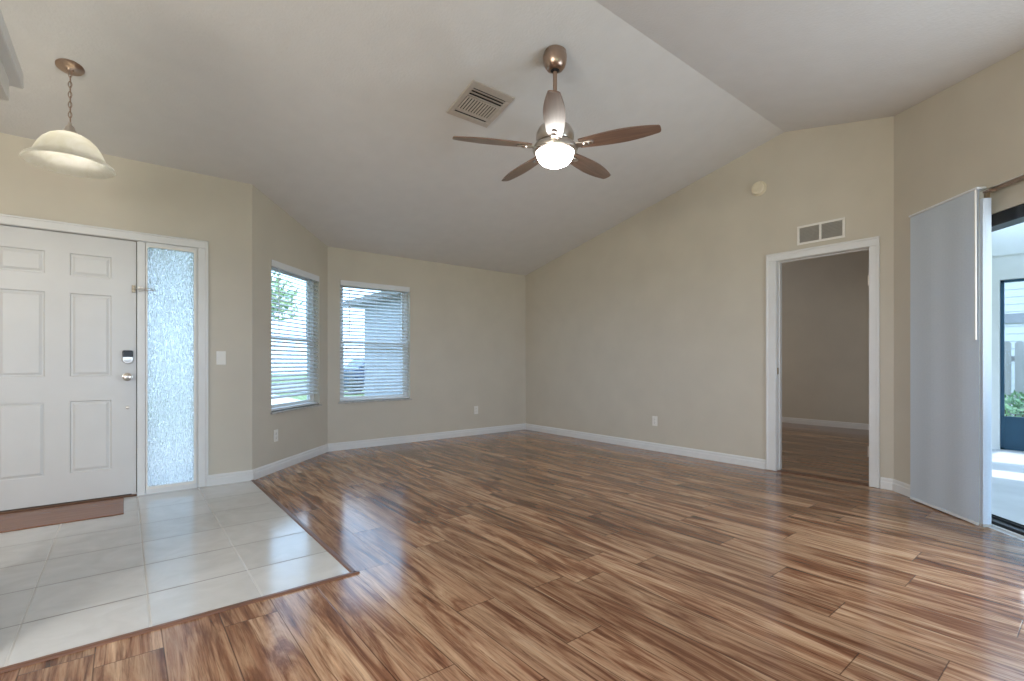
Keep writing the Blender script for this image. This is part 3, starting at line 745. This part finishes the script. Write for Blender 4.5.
for k in range(5):
    a = math.radians(9.8 + 72*k)
    M = Matrix.Rotation(a, 4, 'Z') @ Matrix.Translation((0, 0, Z(BZ))) @ Matrix.Rotation(math.radians(-11), 4, 'X')
    b = B(); b.prism(blade_shape(), -0.004, 0.004)
    bl = b.build('blade', BLADE, fan, 0.0015); bl.matrix_local = M
    b = B(); b.prism([(0.12, 0.030), (0.20, 0.022), (0.262, 0.017), (0.272, 0.0), (0.262, -0.017), (0.20, -0.022), (0.12, -0.030)], -0.012, -0.0045)
    b.build('blade_iron', NICKEL, bl, 0.002)
    b = B(); b.lathe([(0, -0.020), (0.014, -0.019), (0.021, -0.0145), (0.022, -0.0118), (0, -0.0118)], 24, Matrix.Translation((0.222, 0, 0))); b.build('screw_cap', NICKEL, bl, smooth=True)

# ------------------------------------------------------------------ pendant lamp over the tiles
PX, PY = -0.261, 4.022
pz = zc(PY)
pen = thing('pendant_lamp', 'pendant lamp with a wide pale glass bell shade on a chain', 'lamp', (PX, PY, 2.28))
Q = lambda z: z-2.28
tiltM = Matrix.Translation((0, 0, Q(pz))) @ Matrix.Rotation(-math.atan(SL), 4, 'X')
b = B(); b.lathe([(0.0, -0.030), (0.014, -0.030), (0.020, -0.022), (0.055, -0.015), (0.068, -0.005), (0.069, 0.001), (0, 0.001)], 36, tiltM); b.build('canopy', BRONZE, pen, smooth=True)
b = B(); z = Q(pz)-0.028; k = 0
while z-0.036 > Q(2.525):
    pts = []
    for i in range(14):
        t = 2*PI*i/14; lx, lz = 0.0085*math.cos(t), 0.020*math.sin(t)
        pts.append((lx, 0, z-0.018+lz) if k % 2 == 0 else (0, lx, z-0.018+lz))
    b.tube(pts, 0.0024, 6, closed=True); z -= 0.031; k += 1
b.tube([(0.003, 0.003, Q(pz)-0.02), (0.003, 0.003, Q(2.53))], 0.0016, 6)
b.build('chain', BRONZE, pen, smooth=True)
b = B(); b.lathe([(0, Q(2.548)), (0.008, Q(2.546)), (0.010, Q(2.528)), (0.020, Q(2.520)), (0.026, Q(2.500)), (0.042, Q(2.478)), (0.044, Q(2.468)), (0, Q(2.468))], 32); b.build('socket_cap', NICKEL, pen, smooth=True)
prof = [(0.040, 2.474), (0.070, 2.466), (0.100, 2.448), (0.128, 2.420), (0.150, 2.385), (0.166, 2.348), (0.176, 2.325), (0.196, 2.312), (0.214, 2.296), (0.219, 2.285), (0.214, 2.281), (0.196, 2.298), (0.174, 2.312), (0.160, 2.335), (0.144, 2.376), (0.123, 2.412), (0.097, 2.441), (0.068, 2.459), (0.040, 2.467)]
b = B(); b.lathe([(r, Q(z)) for r, z in prof], 56); b.build('shade', SHADE, pen, smooth=True)
b = B(); b.lathe([(0, Q(2.467)), (0.018, Q(2.467)), (0.018, Q(2.440)), (0.030, Q(2.415)), (0.032, Q(2.392)), (0.024, Q(2.368)), (0.0, Q(2.360))], 28); b.build('bulb', BULB, pen, smooth=True)

# ------------------------------------------------------------------ ceiling vent
vy = 3.11; vx = 2.17
cv = thing('ceiling_vent', 'square louvered air vent in the sloped ceiling left of the fan', 'vent', (vx, vy, zc(vy)))
cv.rotation_euler = (-math.atan(SL), 0, 0)        # local x = world X, local y up-slope reversed, local -z into the room
# local +y runs towards the windows (down-slope)
b = B()
for lo, hi in (((-0.195, 0.148, -0.012), (0.195, 0.195, 0)), ((-0.195, -0.195, -0.012), (0.195, -0.135, 0)), ((-0.195, -0.135, -0.012), (-0.150, 0.148, 0)), ((0.150, -0.135, -0.012), (0.195, 0.148, 0))): b.box(lo, hi)
b.build('frame', VENT, cv, 0.004)
b = B(); b.box((-0.152, -0.137, -0.003), (0.152, 0.150, -0.001)); b.build('duct_back', DARK, cv)
b = B()
for yy in (-0.118, -0.088, -0.058):
    b.box((-0.150, -0.011, -0.002), (0.150, 0.011, 0.001), Matrix.Translation((0, yy, -0.008)) @ Matrix.Rotation(math.radians(24), 4, 'X'))
b.build('louver', VENT, cv)
b = B()
for k in range(12):
    xx = -0.138+0.0251*k
    b.box((-0.007, -0.072, -0.001), (0.007, 0.072, 0.001), Matrix.Translation((xx, 0.028, -0.009)) @ Matrix.Rotation(math.radians(38), 4, 'Y'))
b.build('louver', VENT, cv)
b = B(); b.box((-0.150, 0.100, -0.011), (0.150, 0.128, -0.006)); b.box((-0.150, -0.046, -0.013), (0.150, -0.038, -0.004)); b.build('louver', VENT, cv, 0.001)

# ------------------------------------------------------------------ return grille over the doorway
wg = thing('wall_vent', 'white return air grille with two louvered panels above the bedroom doorway', 'vent', (GX, 1.718, 2.28))
# local: y along wall, -x towards the room
b = B()
def rbar(y0, y1, z0, z1): b.box((-0.012, y0, z0), (-0.0005, y1, z1))
rbar(-0.198, 0.198, 0.070, 0.090); rbar(-0.198, 0.198, -0.090, -0.070); rbar(-0.198, -0.176, -0.070, 0.070); rbar(0.176, 0.198, -0.070, 0.070); rbar(-0.010, 0.010, -0.070, 0.070)
b.build('frame', PLASTIC, wg, 0.003)
for (y0, y1) in ((-0.177, -0.009), (0.009, 0.177)):
    b = B()
    for k in range(11):
        z = -0.064+0.0128*k
        b.box((-0.0012, y0, -0.0068), (0.0012, y1, 0.0068), Matrix.Translation((-0.0068, 0, z)) @ Matrix.Rotation(math.radians(38), 4, 'Y'))
    lv = b.build('louver_panel', GRILLE, wg)
    b = B(); b.box((-0.0015, y0, -0.071), (-0.0006, y1, 0.071)); b.build('filter_back', GRILLE, lv)

# ------------------------------------------------------------------ smoke detector
sd = thing('smoke_detector', 'round ivory smoke detector high on the tall beige wall', 'smoke detector', (GX, 2.272, 2.834))
RYm = Matrix.Rotation(-PI/2, 4, 'Y')
b = B(); b.lathe([(0, 0.0005), (0.074, 0.0005), (0.074, 0.012), (0.070, 0.014), (0, 0.014)], 40, RYm); b.build('base', IVORY, sd, smooth=True)
b = B(); b.lathe([(0, 0.014), (0.066, 0.014), (0.068, 0.026), (0.062, 0.040), (0.045, 0.045), (0.044, 0.042), (0.030, 0.042), (0.028, 0.046), (0, 0.047)], 40, RYm); b.build('cover', IVORY, sd, smooth=True)
b = B(); b.lathe([(0, 0.046), (0.009, 0.046), (0.009, 0.049), (0, 0.0495)], 16, RYm); b.build('test_button', IVORY, sd, smooth=True)

# ------------------------------------------------------------------ switch and outlets
def plate_thing(name, label, cat, loc, rotz, outlet=True, group=None):
    """local: x along the wall, -y towards the room"""
    t = thing(name, label, cat, loc, rotz, group)
    b = B(); b.box((-0.036, -0.006, -0.059), (0.036, -0.0005, 0.059)); b.build('plate', PLASTIC, t, 0.003)
    if outlet:
        for s in (-1, 1):
            b = B(); b.lathe([(0, 0.006), (0.0165, 0.006), (0.0165, 0.0085), (0, 0.0085)], 24, Matrix.Translation((0, 0, s*0.0195)) @ Matrix.Rotation(PI/2, 4, 'X')); r = b.build('receptacle', PLASTIC, t)
            b = B()
            for dx in (-0.006, 0.006): b.box((dx-0.001, -0.0092, s*0.0195+0.001), (dx+0.001, -0.0085, s*0.0195+0.009))
            b.tube([(0, -0.0085, s*0.0195-0.007), (0, -0.0092, s*0.0195-0.007)], 0.0025, 10)
            b.build('slots', DARK, r)
    else:
        b = B(); b.box((-0.0165, -0.0085, -0.033), (0.0165, -0.006, 0.033), Matrix.Rotation(math.radians(2), 4, 'X')); b.build('rocker', PLASTIC, t, 0.002)
    for s in ((-1, 1) if not outlet else (0,)):
        b = B(); b.lathe([(0, 0.006), (0.003, 0.006), (0.0025, 0.0075), (0, 0.0075)], 10, Matrix.Translation((0, 0, s*0.048)) @ Matrix.Rotation(PI/2, 4, 'X'))
        b.build('plate_screw', PLASTIC, t)
    return t
plate_thing('light_switch', 'white rocker light switch on the wall right of the sidelight', 'switch', (0.662, FY, 1.112), 0, outlet=False)
plate_thing('wall_outlet', 'white wall outlet under the window on the angled wall', 'outlet', (*on_bay(0.362), 0.352), BAY, group='wall outlets')
plate_thing('wall_outlet', 'white wall outlet right of the wider blind window', 'outlet', (4.067, BY, 0.368), 0, group='wall outlets')
plate_thing('wall_outlet', 'white wall outlet on the tall wall left of the bedroom doorway', 'outlet', (GX, 3.51, 0.362), -PI/2, group='wall outlets')

# ------------------------------------------------------------------ outside
b = B(); b.box((-60, -60, -0.6), (60, 60, -0.16)); struct(b.build('ground', GRASS), 'green lawn outside the windows', 'ground')
b = B(); b.prism([(-2.2, FY+T), (0.86, FY+T), (0.86, 9.5), (-2.2, 9.5)], -0.2, -0.05); struct(b.build('porch_slab', CONCRETE), 'pale concrete porch outside the front door', 'ground')
b = B(); b.box((-2.6, FY+T+0.01, 2.55), (0.80, 7.9, 2.65)); b.box((-2.6, 7.8, 2.40), (0.80, 7.95, 2.66)); struct(b.build('porch_ceiling', WHITE), 'white porch ceiling outside the front door', 'ceiling')
b = B(); b.box((-60, 21, -0.2), (60, 29, -0.14)); struct(b.build('street', ASPHALT), 'grey street beyond the lawn', 'ground')
b = B(); b.box((2.0, 9.0, -0.2), (4.4, 21, -0.13)); struct(b.build('driveway', CONCRETE), 'pale concrete driveway outside the wider window', 'ground')

# lanai
b = B(); b.prism([(9.1, -6), (9.1, 1.105), (GX+0.12, 1.105), (GX+0.12, D[1]-0.15), (E[0]+0.45, REARY-0.1), (E[0]+0.45, -6)], -0.16, -0.05); struct(b.build('lanai_floor', CONCRETE), 'pale concrete patio floor outside the sliding glass door', 'floor')
LXW = 8.84
b = B(); b.box((LXW, 0.955, -0.16), (LXW+0.12, 1.108, 2.95)); b.box((LXW, -6, 2.14), (LXW+0.12, 0.955, 2.95)); b.box((LXW-0.012, -6, 2.45), (LXW, 1.108, 2.475))
struct(b.build('wall_lanai', WHITE), 'white post and header of the screened patio', 'wall')
b = B(); b.prism([(8.4, -6), (8.4, 1.10), (GX+0.25, 1.10), (GX+0.25, D[1]-0.25), (E[0]+0.45, REARY-0.1), (E[0]+0.45, -6)], 2.95, 3.05); struct(b.build('shade_roof_lanai', WHITE), 'added unseen white roof shading the patio outside the sliding glass door', 'ceiling')  # roof added out of view to darken the patio
sdn = thing('screen_door', 'dark framed screen door with blue kick plate beyond the patio', 'door', (LXW+0.04, 0.5, -0.05))
b = B(); W0, W1, HH = -0.46, 0.452, 2.185
for lo, hi in (((-0.02, W0, 0.003), (0.02, W0+0.045, HH)), ((-0.02, W1-0.035, 0.003), (0.02, W1, HH)), ((-0.02, W0, HH-0.03), (0.02, W1, HH)), ((-0.02, W0, 0.003), (0.02, W1, 0.03)), ((-0.02, W0, 0.41), (0.02, W1, 0.43))): b.box(lo, hi)
b.build('frame', KICK, sdn, 0.002)
b = B(); b.box((-0.012, W0+0.04, 0.03), (0.012, W1-0.03, 0.41)); b.build('kick_plate', KICK, sdn)
b = B(); b.box((-0.002, W0+0.04, 0.43), (0.002, W1-0.03, HH-0.03)); b.build('screen', SCREEN, sdn)
b = B(); b.box((-0.05, W0+0.05, 1.0), (-0.02, W0+0.075, 1.14)); b.build('handle', DARKMETAL, sdn, 0.004)
# fence
fn = thing('picket_fence', 'weathered board fence behind the screen door', 'fence', (11.75, 0, -0.16))
for zz in (0.35, 1.25):
    b = B(); b.box((0.02, -3.0, zz), (0.06, 3.0, zz+0.09)); b.build('rail', FENCE, fn)
for k in range(38):
    y = -2.9+0.155*k; hgt = 1.60+random.uniform(-0.015, 0.015)
    b = B(); b.prism([(y, 0.02), (y+0.115, 0.02), (y+0.115, hgt-0.03), (y+0.085, hgt), (y+0.03, hgt), (y, hgt-0.03)], 0, 0.018, Matrix(((0, 0, 1, 0), (1, 0, 0, 0), (0, 1, 0, 0), (0, 0, 0, 1))))
    b.build('picket', FENCE, fn)
# neighbour house
nh = thing('neighbor_house', 'white lap sided house behind the board fence', 'house', (16.0, 1.0, -0.16))
b = B()
for k in range(24):
    z = 0.2+0.17*k
    b.prism([(0, 0), (0.0, 0.172), (0.020, 0.172), (0.035, 0.0)], -6, 6, Matrix(((-1, 0, 0, 0), (0, 0, 1, 0), (0, 1, 0, z), (0, 0, 0, 1))))
b.box((0.001, -6, 0), (4, 6, 4.2)); b.build('siding_wall', SIDING, nh)
b = B(); b.box((-0.07, -5, 2.14), (-0.03, 4.0, 2.36)); b.build('grey_band', STUCCO, nh)  # plain grey strip set across the siding
b = B(); b.prism([(-0.5, 4.15), (4.5, 4.15), (2.0, 5.6)], -6.4, 6.4, Matrix(((1, 0, 0, 0), (0, 0, 1, 0), (0, 1, 0, 0), (0, 0, 0, 1)))); b.build('roof', ROOF, nh)

def leaves(b, centers, n, size):
    for _ in range(n):
        c, r = random.choice(centers)
        while True:
            p = Vector((random.uniform(-1, 1), random.uniform(-1, 1), random.uniform(-1, 1)))
            if 0.25 < p.length < 1: break
        p = Vector(c) + Vector((p.x*r[0], p.y*r[1], p.z*r[2]))
        u = Vector((random.gauss(0, 1), random.gauss(0, 1), random.gauss(0, 1))).normalized(); w = u.orthogonal().normalized()
        s = size*random.uniform(0.7, 1.3)
        b.quad(p-u*s, p+w*s*0.45, p+u*s, p-w*s*0.45)
def shrub(loc, r, h, label, n=500):
    t = thing('shrub', label, 'shrub', loc, 0, 'shrubs at the board fence')
    b = B(); leaves(b, [((0, 0, h*0.5), (r, r, h*0.5))], n, 0.055); b.build('foliage', SHRUBLEAF, t)
    b = B()
    for k in range(5):
        a = k*1.3; b.tube([(0.02*math.cos(a), 0.02*math.sin(a), 0), (r*0.5*math.cos(a), r*0.5*math.sin(a), h*0.7)], 0.008, 6)
    b.build('stem', BARK, t)
shrub((11.25, 1.05, -0.16), 0.40, 0.75, 'small green shrub at the foot of the board fence, left one')
shrub((11.30, 0.10, -0.16), 0.36, 0.62, 'small green shrub at the foot of the board fence, right one')

def tree(loc, h, crown, label, n=1600):
    t = thing('tree', label, 'tree', loc, 0, 'trees in the front yard')
    b = B(); b.tube([(0, 0, 0), (0.05, 0.02, h*0.3), (-0.03, 0.05, h*0.6), (0.05, 0, h*0.85)], 0.14, 10)
    for k in range(5):
        a = k*1.26; b.tube([(0, 0, h*(0.4+0.05*k)), (crown*0.4*math.cos(a), crown*0.4*math.sin(a), h*(0.62+0.05*k)), (crown*0.7*math.cos(a), crown*0.7*math.sin(a), h*(0.75+0.04*k))], 0.05, 7)
    b.build('trunk', BARK, t)
    cs = [((0, 0, h*0.8), (crown*0.7, crown*0.7, h*0.2))]
    for k in range(6):
        a = k*1.05; cs.append(((crown*0.55*math.cos(a), crown*0.55*math.sin(a), h*random.uniform(0.6, 0.85)), (crown*0.5, crown*0.5, h*0.14)))
    b = B(); leaves(b, cs, n, 0.26); b.build('foliage', LEAF, t)
tree((1.2, 19.0, -0.16), 6.0, 2.6, 'green tree on the lawn outside the angled window')
tree((5.6, 34.0, -0.16), 8.0, 3.6, 'distant green tree across the street outside the angled window', 1400)

# garage wing of the house, outside the wider window
gw = thing('garage_wing', 'grey stucco garage wing outside the wider window', 'house', (5.0, 9.4, -0.16))
b = B(); b.box((0, -3.2, 0), (4.0, 3.15, 2.75)); b.build('stucco_wall', STUCCO, gw)
b = B(); b.prism([(-0.45, 2.70), (4.3, 2.70), (4.3, 2.85), (2.2, 3.7), (-0.45, 2.85)], -3.2, 3.5, Matrix(((1, 0, 0, 0), (0, 0, 1, 0), (0, 1, 0, 0), (0, 0, 0, 1)))); b.build('roof', ROOF, gw)
# parked car by the street
car = thing('car', 'dark blue parked car seen through the wider window', 'car', (8.3, 19.2, -0.14), 0.0)
b = B()
prof = [(-2.1, 0.30), (-2.15, 0.75), (-1.95, 0.92), (-1.25, 0.98), (-0.75, 1.42), (0.55, 1.45), (1.15, 1.02), (2.0, 0.90), (2.15, 0.65), (2.12, 0.30)]
b.prism(prof, -0.85, 0.85, Matrix(((1, 0, 0, 0), (0, 0, 1, 0), (0, 1, 0, 0), (0, 0, 0, 1)))); b.build('body', CARPAINT, car, 0.05, seg=3)
b = B(); b.prism([(-1.1, 1.0), (-0.68, 1.36), (0.50, 1.38), (1.0, 1.02)], -0.86, 0.86, Matrix(((1, 0, 0, 0), (0, 0, 1, 0), (0, 1, 0, 0), (0, 0, 0, 1)))); b.build('side_glass', DARKMETAL, car)
for sx in (-1.35, 1.35):
    for sy in (-0.80, 0.80):
        b = B(); b.lathe([(0, -0.1), (0.2, -0.1), (0.32, -0.09), (0.32, 0.09), (0.2, 0.1), (0, 0.1)], 24, Matrix.Translation((sx, sy, 0.32)) @ Matrix.Rotation(PI/2, 4, 'X')); b.build('wheel', RUBBER, car)
